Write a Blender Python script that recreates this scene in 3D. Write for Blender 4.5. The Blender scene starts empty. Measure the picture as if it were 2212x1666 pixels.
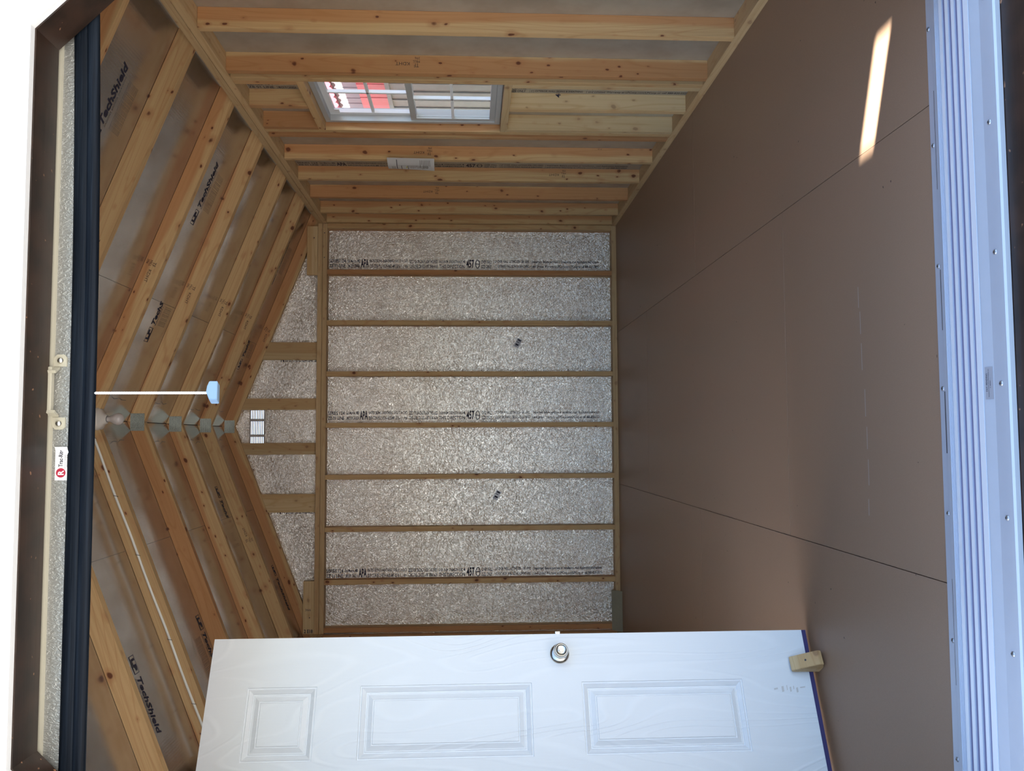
import bpy, bmesh, math, random
from mathutils import Vector, Matrix
random.seed(7)
S = bpy.context.scene
I = 0.0254            # everything below is laid out in inches
RIDGE_X, RIDGE_Z, SLOPE, RAFT = 0.8, 119.4, 0.395, 3.8
XR, XL, YB = 64.35, -62.5, 259.6      # inner faces of the stud walls
FY0, FY1 = 71.7, 76.4                 # front wall: outer trim face, inner edge

# ------------------------------------------------------------------ camera
yaw, pitch, roll = 0.0640, 0.0491, -0.0014
cy, sy, cp, sp = math.cos(yaw), math.sin(yaw), math.cos(pitch), math.sin(pitch)
fw = Vector((sy*cp, cy*cp, -sp)); ri = Vector((cy, -sy, 0)); up = ri.cross(fw)
r2 = ri*math.cos(roll) + up*math.sin(roll); u2 = -ri*math.sin(roll) + up*math.cos(roll)
cam_d = bpy.data.cameras.new('camera'); cam = bpy.data.objects.new('camera', cam_d)
S.collection.objects.link(cam); S.camera = cam
ax, ay, az = -u2, r2, -fw             # the photograph was taken with the phone turned on its side
cam.matrix_world = Matrix(((ax.x, ay.x, az.x, -3.4*I), (ax.y, ay.y, az.y, 0), (ax.z, ay.z, az.z, 46.18*I), (0, 0, 0, 1)))
cam_d.sensor_fit = 'HORIZONTAL'; cam_d.sensor_width = 36; cam_d.lens = 36*1796/2212
cam_d.clip_start = 0.02; cam_d.clip_end = 400

# ------------------------------------------------------------------ light
SUN_DIR = Vector((1.347, -0.525, -1.0)).normalized()     # low sun from the back left
w = bpy.data.worlds.new('sky'); S.world = w; w.use_nodes = True
nt = w.node_tree; nt.nodes.clear()
sky = nt.nodes.new('ShaderNodeTexSky'); sky.sky_type = 'NISHITA'; sky.sun_disc = False
sky.sun_elevation = math.asin(-SUN_DIR.z); sky.sun_rotation = math.atan2(-SUN_DIR.x, -SUN_DIR.y)
sky.air_density = 1.0; sky.dust_density = 2.0; sky.ozone_density = 1.0
bg = nt.nodes.new('ShaderNodeBackground'); bg.inputs[1].default_value = 0.30
ow = nt.nodes.new('ShaderNodeOutputWorld')
nt.links.new(sky.outputs[0], bg.inputs[0]); nt.links.new(bg.outputs[0], ow.inputs[0])
sd = bpy.data.lights.new('sun', 'SUN'); sd.energy = 22.0; sd.angle = math.radians(0.53); sd.color = (1.0, 0.95, 0.88)
so = bpy.data.objects.new('sun', sd); S.collection.objects.link(so)
so.rotation_euler = SUN_DIR.to_track_quat('-Z', 'Y').to_euler()
so.location = (-6, 8, 6)
def portal(name, loc, rot, sx, sy_):
    d = bpy.data.lights.new(name, 'AREA'); d.shape = 'RECTANGLE'; d.size = sx*I; d.size_y = sy_*I
    d.cycles.is_portal = True
    o = bpy.data.objects.new(name, d); S.collection.objects.link(o)
    o.location = Vector(loc)*I; o.rotation_euler = rot
portal('daylight_portal_front', (1, 77.6, 42), (math.pi/2, 0, 0), 74, 84)
portal('daylight_portal_side', (-66.3, 115.8, 40), (math.pi/2, 0, -math.pi/2), 36, 80)
portal('daylight_portal_window', (68.3, 168, 58), (math.pi/2, 0, math.pi/2), 24, 37)
S.view_settings.view_transform = 'Standard'; S.view_settings.look = 'None'
S.view_settings.gamma = 1; S.view_settings.use_curve_mapping = False
S.view_settings.exposure = 1.27
S.cycles.max_bounces = 12; S.cycles.diffuse_bounces = 6; S.cycles.glossy_bounces = 5
S.cycles.transparent_max_bounces = 12; S.cycles.sample_clamp_indirect = 6.0

# ------------------------------------------------------------------ materials
class N:
    def __init__(s, name):
        s.m = bpy.data.materials.new(name); s.m.use_nodes = True
        s.t = s.m.node_tree; s.t.nodes.clear()
        s.out = s.n('ShaderNodeOutputMaterial'); s.b = s.n('ShaderNodeBsdfPrincipled')
        s.l(s.b.outputs[0], s.out.inputs[0])
    def n(s, t, **k):
        x = s.t.nodes.new(t)
        for a, v in k.items(): setattr(x, a, v)
        return x
    def l(s, a, b): s.t.links.new(a, b)
    def val(s, sock, v):
        if hasattr(v, 'is_output'): s.l(v, sock)
        else: sock.default_value = v
    def math(s, op, a, b=0.0, c=0.0, clamp=False):
        x = s.n('ShaderNodeMath', operation=op, use_clamp=clamp)
        s.val(x.inputs[0], a); s.val(x.inputs[1], b); s.val(x.inputs[2], c)
        return x.outputs[0]
    def step(s, v, a, b):
        x = s.n('ShaderNodeMapRange', interpolation_type='SMOOTHSTEP')
        s.val(x.inputs[0], v); x.inputs[1].default_value = a; x.inputs[2].default_value = b
        return x.outputs[0]
    def mix(s, f, a, b):
        x = s.n('ShaderNodeMix', data_type='RGBA'); s.val(x.inputs[0], f)
        s.val(x.inputs[6], a if hasattr(a, 'is_output') else (*a, 1)); s.val(x.inputs[7], b if hasattr(b, 'is_output') else (*b, 1))
        return x.outputs[2]
    def coord(s, scale=(1, 1, 1), rnd=0.0):
        tc = s.n('ShaderNodeTexCoord'); v = tc.outputs['Object']
        m = s.n('ShaderNodeVectorMath', operation='MULTIPLY'); s.l(v, m.inputs[0]); m.inputs[1].default_value = scale
        v = m.outputs[0]
        if rnd:
            oi = s.n('ShaderNodeObjectInfo'); a = s.n('ShaderNodeVectorMath', operation='SCALE'); a.inputs[0].default_value = (rnd, rnd*.73, rnd*1.31)
            s.l(oi.outputs['Random'], a.inputs['Scale'])
            b = s.n('ShaderNodeVectorMath', operation='ADD'); s.l(v, b.inputs[0]); s.l(a.outputs[0], b.inputs[1]); v = b.outputs[0]
        return v
    def noise(s, v, scale=1, detail=2, rough=.5, dist=0):
        x = s.n('ShaderNodeTexNoise'); s.l(v, x.inputs['Vector'])
        x.inputs['Scale'].default_value = scale; x.inputs['Detail'].default_value = detail
        x.inputs['Roughness'].default_value = rough; x.inputs['Distortion'].default_value = dist
        return x.outputs['Fac']
    def bump(s, h, strength, dist):
        x = s.n('ShaderNodeBump'); s.l(h, x.inputs['Height']); x.inputs['Strength'].default_value = strength
        x.inputs['Distance'].default_value = dist; s.l(x.outputs[0], s.b.inputs['Normal'])
    def set(s, **k):
        for a, v in k.items():
            n_ = {'col': 'Base Color', 'rough': 'Roughness', 'metal': 'Metallic', 'spec': 'Specular IOR Level', 'trans': 'Transmission Weight', 'coat': 'Coat Weight', 'aniso': 'Anisotropic'}[a]
            if a == 'col' and not hasattr(v, 'is_output'): v = (*v, 1)
            s.val(s.b.inputs[n_], v)
        return s

def pine(name, pale, heart, knots=1.0, tone=0.0):
    k = N(name); oi = k.n('ShaderNodeObjectInfo'); rn = oi.outputs['Random']
    raw = k.coord(); sep = k.n('ShaderNodeSeparateXYZ'); k.l(raw, sep.inputs[0])
    wob = k.noise(k.coord((1.1, .1, .1), 19), 1, 2)
    t = k.math('ADD', k.math('MULTIPLY', sep.outputs[1], 16.0), k.math('MULTIPLY', k.math('SUBTRACT', wob, .5), 1.6))
    t = k.math('ADD', t, k.math('MULTIPLY', k.math('SUBTRACT', k.math('FRACT', k.math('MULTIPLY', rn, 17.3)), .5), 1.8))
    t = k.step(t, -.16, .16)
    col = k.mix(t, pale, heart)
    g = k.noise(k.coord((1.2, 75, 75), 31), 1, 4, .6)
    col = k.mix(k.math('MULTIPLY', k.step(g, .35, .75), .32), col, (heart[0]*.72, heart[1]*.62, heart[2]*.5))
    # growth rings opening into cathedral arches
    ring = k.noise(k.coord((.7, 9, 9), 53), 1, 1, .4)
    ring = k.math('PINGPONG', k.math('MULTIPLY', ring, 22.0), 1.0)
    col = k.mix(k.math('MULTIPLY', k.step(ring, .72, 1.0), .30), col, (heart[0]*.75, heart[1]*.6, heart[2]*.42))
    # per board brightness
    hsv = k.n('ShaderNodeHueSaturation'); k.l(col, hsv.inputs['Color'])
    k.l(k.math('ADD', k.math('MULTIPLY', k.math('FRACT', k.math('MULTIPLY', rn, 7.7)), .24), .88), hsv.inputs['Value'])
    col = hsv.outputs[0]
    # knots
    for sc, th, gate, off in (((8.5, 12, 12), .165, .52, 11), ((14, 25, 25), .15, .58, 67)):
        vo = k.n('ShaderNodeTexVoronoi', feature='F1'); vo.inputs['Scale'].default_value = 1
        cv = k.coord(sc, off)
        dn = k.n('ShaderNodeTexNoise'); k.l(cv, dn.inputs['Vector']); dn.inputs['Scale'].default_value = 1.6
        md = k.n('ShaderNodeVectorMath', operation='MULTIPLY_ADD'); k.l(dn.outputs['Color'], md.inputs[0]); md.inputs[1].default_value = (.25, .25, .25); k.l(cv, md.inputs[2])
        k.l(md.outputs[0], vo.inputs['Vector'])
        sc_ = k.n('ShaderNodeSeparateColor'); k.l(vo.outputs['Color'], sc_.inputs[0])
        on = k.math('MULTIPLY', k.math('GREATER_THAN', sc_.outputs[0], gate), knots)
        halo = k.math('MULTIPLY', k.math('SUBTRACT', 1.0, k.step(vo.outputs['Distance'], th*.8, th*2.3)), on)
        col = k.mix(k.math('MULTIPLY', halo, .45), col, (.40, .17, .07))
        core = k.math('MULTIPLY', k.math('SUBTRACT', 1.0, k.step(vo.outputs['Distance'], th*.55, th)), on)
        col = k.mix(k.math('MULTIPLY', core, .92), col, (.11, .028, .013))
    k.set(col=col, rough=.62, spec=.3); k.bump(g, .15, .001)
    return k.m
M = {}
M['pine'] = pine('pine_lumber', (.58, .395, .20), (.50, .258, .115))
M['pine_pale'] = pine('pine_pale_lumber', (.60, .45, .255), (.54, .365, .185), .45)
M['plywood'] = pine('pine_plate', (.56, .40, .22), (.50, .335, .175), .35)

def foil(name, col, rough, strand, bumpd, fleck, fine=False):
    k = N(name); c = k.coord((1, 1, 1))
    big = k.noise(c, 5.5, 3, .6)
    base = k.mix(k.math('MULTIPLY', k.step(big, .3, .75), .5 if fleck else .8), col, (col[0]*.80, col[1]*.75, col[2]*.71))
    st = k.noise(c, strand, 3, .62, 2.6)
    if fleck:
        f = k.noise(k.coord((1, 1, 1), 3), strand*.8, 2, .5, 4.0)
        patch = k.noise(c, 3.0, 2)
        base = k.mix(k.math('MULTIPLY', k.math('SUBTRACT', 1.0, k.step(f, .25, .31)), k.step(patch, .38, .62)), base, (.16, .13, .11))
        k.set(rough=k.math('ADD', k.math('MULTIPLY', st, .22), rough-.10))
    else: k.set(rough=rough)
    k.set(col=base, metal=.88 if fleck else .9, spec=.4)
    if fine:
        sx = k.n('ShaderNodeSeparateXYZ'); k.l(c, sx.inputs[0])
        ln = k.math('PINGPONG', k.math('MULTIPLY', sx.outputs[0], 160.0), 1.0)
        st = k.math('ADD', k.math('MULTIPLY', st, .5), ln)
    k.bump(st, 1.0 if fleck else .12, bumpd)
    return k.m
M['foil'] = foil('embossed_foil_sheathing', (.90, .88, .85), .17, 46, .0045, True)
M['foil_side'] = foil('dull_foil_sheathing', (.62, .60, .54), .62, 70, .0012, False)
M['shield'] = foil('radiant_barrier_roof_board', (.62, .59, .565), .20, 30, .0006, False, True)
k = N('brown_floor_board'); c = k.coord((1, 1, 1), 9)
col = k.mix(k.noise(c, 420, 3, .7), (.255, .160, .102), (.37, .245, .162))
col = k.mix(k.math('MULTIPLY', k.step(k.noise(c, 1.4, 4), .35, .7), .25), col, (.32, .20, .125))
col = k.mix(k.math('SUBTRACT', 1.0, k.step(k.noise(k.coord((1, 1, 1), 5), 46, 1, .3), .17, .2)), col, (.06, .035, .025))
k.set(col=col, rough=.5, spec=.42); M['floor'] = k.m
def plain(name, col, rough=.5, metal=0., spec=.5, nz=0., nscale=60, bump=0., coat=0.):
    k = N(name)
    if nz or bump:
        n_ = k.noise(k.coord(), nscale, 3, .6)
        k.set(col=k.mix(k.math('MULTIPLY', n_, nz), col, tuple(x*.45 for x in col)))
        if bump: k.bump(n_, bump, .002)
    else: k.set(col=col)
    k.set(rough=rough, metal=metal, spec=spec, coat=coat); M[name] = k.m; return k.m
plain('gap_dark', (.02, .014, .01), .9)
plain('ink', (.025, .022, .045), .7)
plain('ink_soft', (.16, .13, .11), .8)
plain('ink_stamp', (.055, .035, .028), .8)
plain('white_trim', (.86, .87, .88), .5, bump=.5, nscale=90)
k = N('black_vinyl'); v = k.noise(k.coord((1.5, 60, 60), 3), 1, 4, .65)
k.set(col=k.mix(k.step(v, .45, .75), (.002, .004, .008), (.012, .018, .028)), rough=k.math('ADD', k.math('MULTIPLY', v, .4), .35), spec=.14); k.bump(v, .6, .003); M['black_vinyl'] = k.m
plain('cream_paint', (.46, .435, .35), .45)
plain('aluminium_sky_lit', (.84, .90, .98), .42, metal=.25)  # sky shine on the ridge tops, painted as a lighter aluminium copy
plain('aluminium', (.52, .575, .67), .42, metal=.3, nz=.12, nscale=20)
plain('aluminium_groove_shade', (.22, .225, .36), .55, metal=.2)  # shade in the grooves, painted as a darker aluminium copy
plain('steel', (.66, .64, .60), .24, metal=1.)
plain('satin_nickel', (.74, .71, .64), .22, metal=1.)
k = N('zinc_plate'); vo = k.n('ShaderNodeTexVoronoi', feature='F1'); k.l(k.coord((330, 1, 150)), vo.inputs['Vector']); vo.inputs['Scale'].default_value = 1; vo.inputs['Randomness'].default_value = .25
k.set(col=k.mix(k.step(vo.outputs['Distance'], .22, .42), (.05, .06, .055), (.40, .45, .43)), metal=.75, rough=.38); M['zinc_plate'] = k.m
plain('screw_metal', (.45, .47, .5), .35, metal=.9)
plain('screw_recess', (.05, .05, .06), .6)
plain('window_metal', (.48, .50, .52), .45, metal=.3)
plain('window_white', (.82, .85, .90), .4)
plain('blue_sweep', (.035, .028, .13), .5)
plain('sticker_white', (.80, .80, .82), .3)
plain('sticker_red', (.42, .02, .05), .4)
plain('clear_label', (.36, .37, .42), .3, metal=.2)
plain('paper', (.66, .65, .66), .7)
plain('yellow_mark', (.55, .5, .05), .6)
plain('rope', (.92, .93, .98), .7)
plain('handle_plastic', (.24, .36, .52), .35)
plain('porcelain', (.66, .62, .57), .28)
plain('bulb_glass', (.62, .57, .56), .16, coat=.6)
plain('cable_sheath', (.80, .80, .76), .45)
plain('staple_metal', (.08, .09, .09), .5, metal=.5)
plain('vent_metal', (.50, .47, .45), .5, metal=.2)
plain('grey_board', (.30, .28, .21), .6, nz=.3)
plain('smudge', (.60, .585, .58), .7)
plain('scuff', (.42, .37, .33), .7)
plain('red_siding', (.66, .15, .16), .6)
plain('red_trim', (.30, .035, .055), .6)
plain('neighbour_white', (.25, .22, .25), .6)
plain('neighbour_grey', (.31, .33, .30), .7, nz=.5, nscale=14)
plain('blocker_pale', (.80, .78, .72), .7)  # walls of the added sun-blocking shed, kept pale to bounce light
plain('shingle', (.12, .11, .10), .9, nz=.6, nscale=50)
plain('gravel', (.27, .26, .24), .9, nz=.4, nscale=40)
plain('outside_siding', (.80, .80, .80), .6)
k = N('stained_wood'); g = k.noise(k.coord((2, 60, 60), 7), 1, 4, .6)
col = k.mix(k.step(k.noise(k.coord((1, 1, 1), 7), 14, 4), .3, .75), (.014, .008, .005), (.040, .020, .012))
col = k.mix(k.math('MULTIPLY', k.step(g, .4, .75), .6), col, (.035, .018, .012))
col = k.mix(k.step(k.noise(k.coord((1, 1, 1), 3), 55, 1, .4), .74, .8), col, (.33, .17, .09))
k.set(col=col, rough=.45, spec=.5); k.bump(g, .3, .001); M['stained'] = k.m
# galvanised embossed curtain
k = N('embossed_curtain'); v = k.noise(k.coord((2.2, 1, 1)), 70, 2, .6, 1.5)
k.set(col=(.36, .36, .345), metal=.55, rough=.34); k.bump(v, .8, .0035); M['curtain'] = k.m
# moulded door skin with faint wood grain
k = N('white_door_skin'); cc = k.coord((2.2, 1, .55), 0)
v = k.noise(cc, 2.2, 1, .3, .6); v = k.math('PINGPONG', k.math('MULTIPLY', v, 26.0), 1.0)
v = k.step(v, .55, 1.0); fine = k.noise(k.coord((150, 1, 8)), 1, 2)
k.set(col=k.mix(k.math('MULTIPLY', v, .35), (.78, .81, .85), (.84, .87, .91)), rough=.38, spec=.5)
k.bump(k.math('ADD', v, k.math('MULTIPLY', fine, .35)), .5, .0018); M['door'] = k.m
# window pane: clear, thin
k = N('window_glass'); tr = k.n('ShaderNodeBsdfTransparent'); tr.inputs[0].default_value = (.98, .99, .99, 1)
gl = k.n('ShaderNodeBsdfGlossy'); gl.inputs['Roughness'].default_value = .02
mx = k.n('ShaderNodeMixShader'); fr = k.n('ShaderNodeFresnel'); fr.inputs[0].default_value = 1.45
ge = k.n('ShaderNodeNewGeometry'); k.l(k.math('MULTIPLY', fr.outputs[0], k.math('SUBTRACT', 1.0, ge.outputs['Backfacing'])), mx.inputs[0]); k.l(tr.outputs[0], mx.inputs[1]); k.l(gl.outputs[0], mx.inputs[2]); k.l(mx.outputs[0], k.out.inputs[0]); M['glass'] = k.m

# ------------------------------------------------------------------ building blocks
WM = {}
def link(o, parent, world):
    S.collection.objects.link(o); WM[o] = world
    if parent is not None:
        o.parent = parent; o.matrix_parent_inverse = Matrix.Identity(4)
        o.matrix_basis = WM[parent].inverted() @ world
    else: o.matrix_basis = world
    return o
def tag(o, label=None, cat=None, group=None, kind=None):
    for a, b in (('label', label), ('category', cat), ('group', group), ('kind', kind)):
        if b: o[a] = b
    return o
def empty(name, loc, rot=None, parent=None):
    o = bpy.data.objects.new(name, None); o.empty_display_size = .05
    m = Matrix.Translation(Vector(loc)*I)
    if rot is not None: m = m @ rot.to_4x4()
    return link(o, parent, m)
def thing(name, loc, label, cat, group=None, rot=None): return tag(empty(name, loc, rot), label, cat, group)
def struct(name, loc, label=None): return tag(empty(name, loc), label, None, None, 'structure')
def frame(o, x, y):
    x = Vector(x).normalized(); y = Vector(y); y = (y - x*y.dot(x)).normalized(); z = x.cross(y)
    m = Matrix((x, y, z)).transposed().to_4x4(); m.translation = Vector(o)*I
    return m
def emit(name, bm, mat, parent, world=None, smooth=False):
    """bm holds inches in the local frame `world`; links it as one mesh object"""
    world = world if world is not None else (WM[parent] if parent is not None else Matrix.Identity(4))
    bmesh.ops.recalc_face_normals(bm, faces=bm.faces)
    me = bpy.data.meshes.new(name); bm.to_mesh(me); bm.free()
    me.transform(Matrix.Scale(I, 4))
    if smooth:
        for p in me.polygons: p.use_smooth = True
    mats = mat if isinstance(mat, (list, tuple)) else [mat]
    for m in mats: me.materials.append(m if not isinstance(m, str) else M[m])
    return link(bpy.data.objects.new(name, me), parent, world)
def cube(bm, x0, x1, y0, y1, z0, z1, bev=0.0, mi=0):
    vs = [bm.verts.new((x, y, z)) for x in (x0, x1) for y in (y0, y1) for z in (z0, z1)]
    fs = [bm.faces.new([vs[i] for i in q]) for q in ((0, 1, 3, 2), (4, 6, 7, 5), (0, 4, 5, 1), (2, 3, 7, 6), (0, 2, 6, 4), (1, 5, 7, 3))]
    for f in fs: f.material_index = mi
    if bev:
        es = list({e for f in fs for e in f.edges})
        bmesh.ops.bevel(bm, geom=es, offset=bev, segments=2, affect='EDGES', profile=.6)
def prism(bm, pts, fn, d0, d1, mi=0):
    """polygon pts [(a,b)] swept between depths d0,d1; fn(a,b,d)->xyz"""
    A = [bm.verts.new(fn(a, b, d0)) for a, b in pts]; B = [bm.verts.new(fn(a, b, d1)) for a, b in pts]
    n = len(pts); fs = [bm.faces.new(A), bm.faces.new(B[::-1])]
    for i in range(n): fs.append(bm.faces.new((A[i], B[i], B[(i+1) % n], A[(i+1) % n])))
    for f in fs: f.material_index = mi
def lathe(bm, prof, fn, seg=28, mi=0):
    rings = []
    for r, h in prof:
        if r < 1e-5: rings.append([bm.verts.new(fn(0, 0, h))])
        else: rings.append([bm.verts.new(fn(r*math.cos(2*math.pi*i/seg), r*math.sin(2*math.pi*i/seg), h)) for i in range(seg)])
    for a, b in zip(rings, rings[1:]):
        for i in range(seg):
            j = (i+1) % seg
            q = [a[i % len(a)], a[j % len(a)], b[j % len(b)], b[i % len(b)]]
            q = [v for n_, v in enumerate(q) if v not in q[:n_]]
            if len(q) > 2: bm.faces.new(q).material_index = mi
def tube(bm, pts, r, seg=10, flat=1.0, mi=0):
    pts = [Vector(p) for p in pts]; rings = []
    for i, p in enumerate(pts):
        d = (pts[min(i+1, len(pts)-1)] - pts[max(i-1, 0)]).normalized()
        a = d.cross(Vector((0, 1, 0))); a = a.normalized() if a.length > .1 else d.cross(Vector((1, 0, 0))).normalized(); b = d.cross(a)
        rings.append([bm.verts.new(p + a*(r*math.cos(t)) + b*(r*flat*math.sin(t))) for t in [2*math.pi*j/seg for j in range(seg)]])
    for a, b in zip(rings, rings[1:]):
        for j in range(seg): bm.faces.new((a[j], a[(j+1) % seg], b[(j+1) % seg], b[j])).material_index = mi
    bm.faces.new(rings[0][::-1]); bm.faces.new(rings[-1])
def board(name, parent, c0, c1, wide, w_, t_, mat='pine'):
    """straight stick of lumber from c0 to c1 (centre line), `wide` = direction of its w_ side"""
    c0, c1 = Vector(c0), Vector(c1); L = (c1-c0).length
    bm = bmesh.new(); cube(bm, -L/2, L/2, -w_/2, w_/2, -t_/2, t_/2, .09)
    return emit(name, bm, mat, parent, frame((c0+c1)/2, c1-c0, wide))
_tx = {}
def words(name, s, org, base, upd, h, length=None, parent=None, mat='ink', off=.03, bold=0.0, shear=0.0, spacing=1.0):
    """printed lettering: lower-left corner at org, running along base, letters upright along upd"""
    key = (s, bold, shear, spacing)
    if key not in _tx:
        cu = bpy.data.curves.new('lettering', 'FONT'); cu.body = s; cu.size = 1; cu.resolution_u = 2
        cu.offset = bold; cu.shear = shear; cu.space_character = spacing
        ob = bpy.data.objects.new('lettering', cu); S.collection.objects.link(ob); bpy.context.view_layer.update()
        me = bpy.data.meshes.new_from_object(ob.evaluated_get(bpy.context.evaluated_depsgraph_get()))
        bpy.data.objects.remove(ob); bpy.data.curves.remove(cu)
        xs = [v.co.x for v in me.vertices]; ys = [v.co.y for v in me.vertices]
        me.transform(Matrix.Translation((-min(xs), -min(ys), 0)))
        _tx[key] = (me, max(xs)-min(xs), max(ys)-min(ys))
    me0, wd, ht = _tx[key]; me = me0.copy(); me.name = name
    sy_ = h/ht; sx_ = (length/wd) if length else sy_
    me.transform(Matrix.Diagonal((sx_*I, sy_*I, 1, 1)))
    me.materials.clear(); me.materials.append(M[mat])
    f = frame(org, base, upd); f.translation += f.to_3x3().col[2]*off*I
    return link(bpy.data.objects.new(name, me), parent, f)
def patch(name, org, base, upd, rects, parent, mat='ink', off=.03):
    """flat printed rectangles (a0,a1,b0,b1) in inches on a surface"""
    bm = bmesh.new()
    for a0, a1, b0, b1 in rects:
        bm.faces.new([bm.verts.new(p) for p in ((a0, b0, 0), (a1, b0, 0), (a1, b1, 0), (a0, b1, 0))])
    f = frame(org, base, upd); f.translation += f.to_3x3().col[2]*off*I
    return emit(name, bm, mat, parent, f)
def ringmark(bm, cx, cy, rx, ry, t, seg=28):
    a = [bm.verts.new((cx+rx*math.cos(2*math.pi*i/seg), cy+ry*math.sin(2*math.pi*i/seg), 0)) for i in range(seg)]
    b = [bm.verts.new((cx+(rx-t)*math.cos(2*math.pi*i/seg), cy+(ry-t)*math.sin(2*math.pi*i/seg), 0)) for i in range(seg)]
    for i in range(seg): j = (i+1) % seg; bm.faces.new((a[i], a[j], b[j], b[i]))
roofz = lambda x, d=0.0: RIDGE_Z + d - SLOPE*abs(x-RIDGE_X)

# ------------------------------------------------------------------ floor
fl = struct('floor', (1, 167, 0), 'brown composite floor boards with tight seams')
def fpanel(x0, x1, y0, y1):
    g = .045; bm = bmesh.new(); cube(bm, x0+g, x1-g, y0+g, y1-g, -.72, 0, .03)
    emit('floor_panel', bm, 'floor', fl, Matrix.Identity(4))
for x0, x1, cuts in ((30, 67.85, (71.5, 167.5, 263.1)), (-17.6, 30, (71.5, 119.5, 215.5, 263.1)), (-66, -17.6, (71.5, 167, 263.1))):
    for a, b in zip(cuts, cuts[1:]): fpanel(x0, x1, a, b)
bm = bmesh.new(); cube(bm, -66, 67.85, 71.5, 263.1, -2.2, -.76); emit('subfloor', bm, 'gap_dark', fl, Matrix.Identity(4))
rects = []
for y, x0, x1 in ((96.2, 12, 14.5), (95.9, 8.8, 11.5), (95.8, 4.5, 7.7), (95.3, -1, 2.2), (95.1, -4.8, -2.2), (95.0, -9, -6), (95.2, -12.5, -10.6)):
    rects.append((x0, x1, y-.06, y+.07))
patch('scuff_mark', (0, 0, 0), (1, 0, 0), (0, 1, 0), rects, fl, 'scuff', .02)

# ------------------------------------------------------------------ right wall
wr = struct('wall_right', (XR+1.75, 167, 0), 'open pine stud wall backed with dull foil sheathing')
XC = XR+1.75
def side_panels(root, x0, x1, segs, mat):
    for y0, y1, z0, z1 in segs:
        bm = bmesh.new(); cube(bm, x0, x1, y0+.03, y1-.03, z0, z1); emit('sheathing_panel', bm, mat, root, Matrix.Identity(4))
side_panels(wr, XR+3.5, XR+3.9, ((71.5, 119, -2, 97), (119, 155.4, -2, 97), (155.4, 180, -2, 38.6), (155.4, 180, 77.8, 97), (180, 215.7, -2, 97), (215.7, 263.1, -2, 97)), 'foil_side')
board('bottom_plate', wr, (XC, 75, .75), (XC, YB+3.5, .75), (1, 0, 0), 3.5, 1.5, 'plywood')
board('top_plate', wr, (XC, 75, 91.85), (XC, YB, 91.85), (1, 0, 0), 3.5, 1.43, 'plywood')
board('top_plate', wr, (XC, 75, 93.36), (XC, YB+3.5, 93.36), (1, 0, 0), 3.5, 1.43, 'plywood')
STAMP_UP = (-1, 0, 0)
def stud_r(y, z0=1.5, z1=91.1, mat='pine'):
    return board('stud' if z1-z0 > 60 else 'cripple_stud', wr, (XC, y+.75, z0), (XC, y+.75, z1), (1, 0, 0) if random.random() < .5 else (-1, 0, 0), 3.5, 1.5, mat)
studs_r = {}
for kk in (-3, -2, -1, 0, 1, 4, 5, 6, 7):
    studs_r[kk] = stud_r(134.9+16*kk)
stud_r(153.9); stud_r(180.05); stud_r(183.2)
stud_r(YB-1.6, mat='pine')
for z0, z1 in ((1.5, 38.2), (79.4, 91.1)):
    m_ = 'pine_pale' if z0 < 9 else 'pine'
    a_ = stud_r(167, z0, z1, m_); b_ = stud_r(178.5, z0, z1, m_); stud_r(155.45, z0, z1, m_)
    if z0 < 9:
        words('stamp', '488', (66.9, 167, 27.6), (1, 0, 0), (0, 0, 1), 1.1, 2.4, a_, 'ink', .04, .02)
        f_ = WM[a_]
board('window_header', wr, (XC, 155.4, 78.65), (XC, 180.05, 78.65), (1, 0, 0), 3.5, 1.5)
board('window_sill_board', wr, (XC, 155.4, 38.95), (XC, 180.05, 38.95), (1, 0, 0), 3.5, 1.5, 'pine_pale')
def kdht(par, org, base, upd, big=True):
    words('stamp', 'KDHT', org, base, upd, .62, 2.6, par, 'ink_stamp', .04)
    o = Vector(org) - Vector(base).normalized()*1.7
    words('stamp', 'TF', o + Vector(upd).normalized()*.25, base, upd, .7, .9, par, 'ink_stamp', .04)
    words('stamp', 'MILL\n396', o - Vector(base).normalized()*.2 - Vector(upd).normalized()*1.0, base, upd, 1.1, 1.3, par, 'ink_stamp', .04)
for kk, z in ((1, 57.5), (4, 57.5), (5, 23.0), (6, 57.0)):
    kdht(studs_r[kk], (XR+2.1, 134.9+16*kk, z), (0, 0, 1), (-1, 0, 0))
words('stamp', 'S-DRY\n0.15', (XR+3.0, 134.9+64, 14), (1, 0, 0), (0, 0, 1), 1.0, 1.6, studs_r[4], 'ink_stamp', .04)

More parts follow.
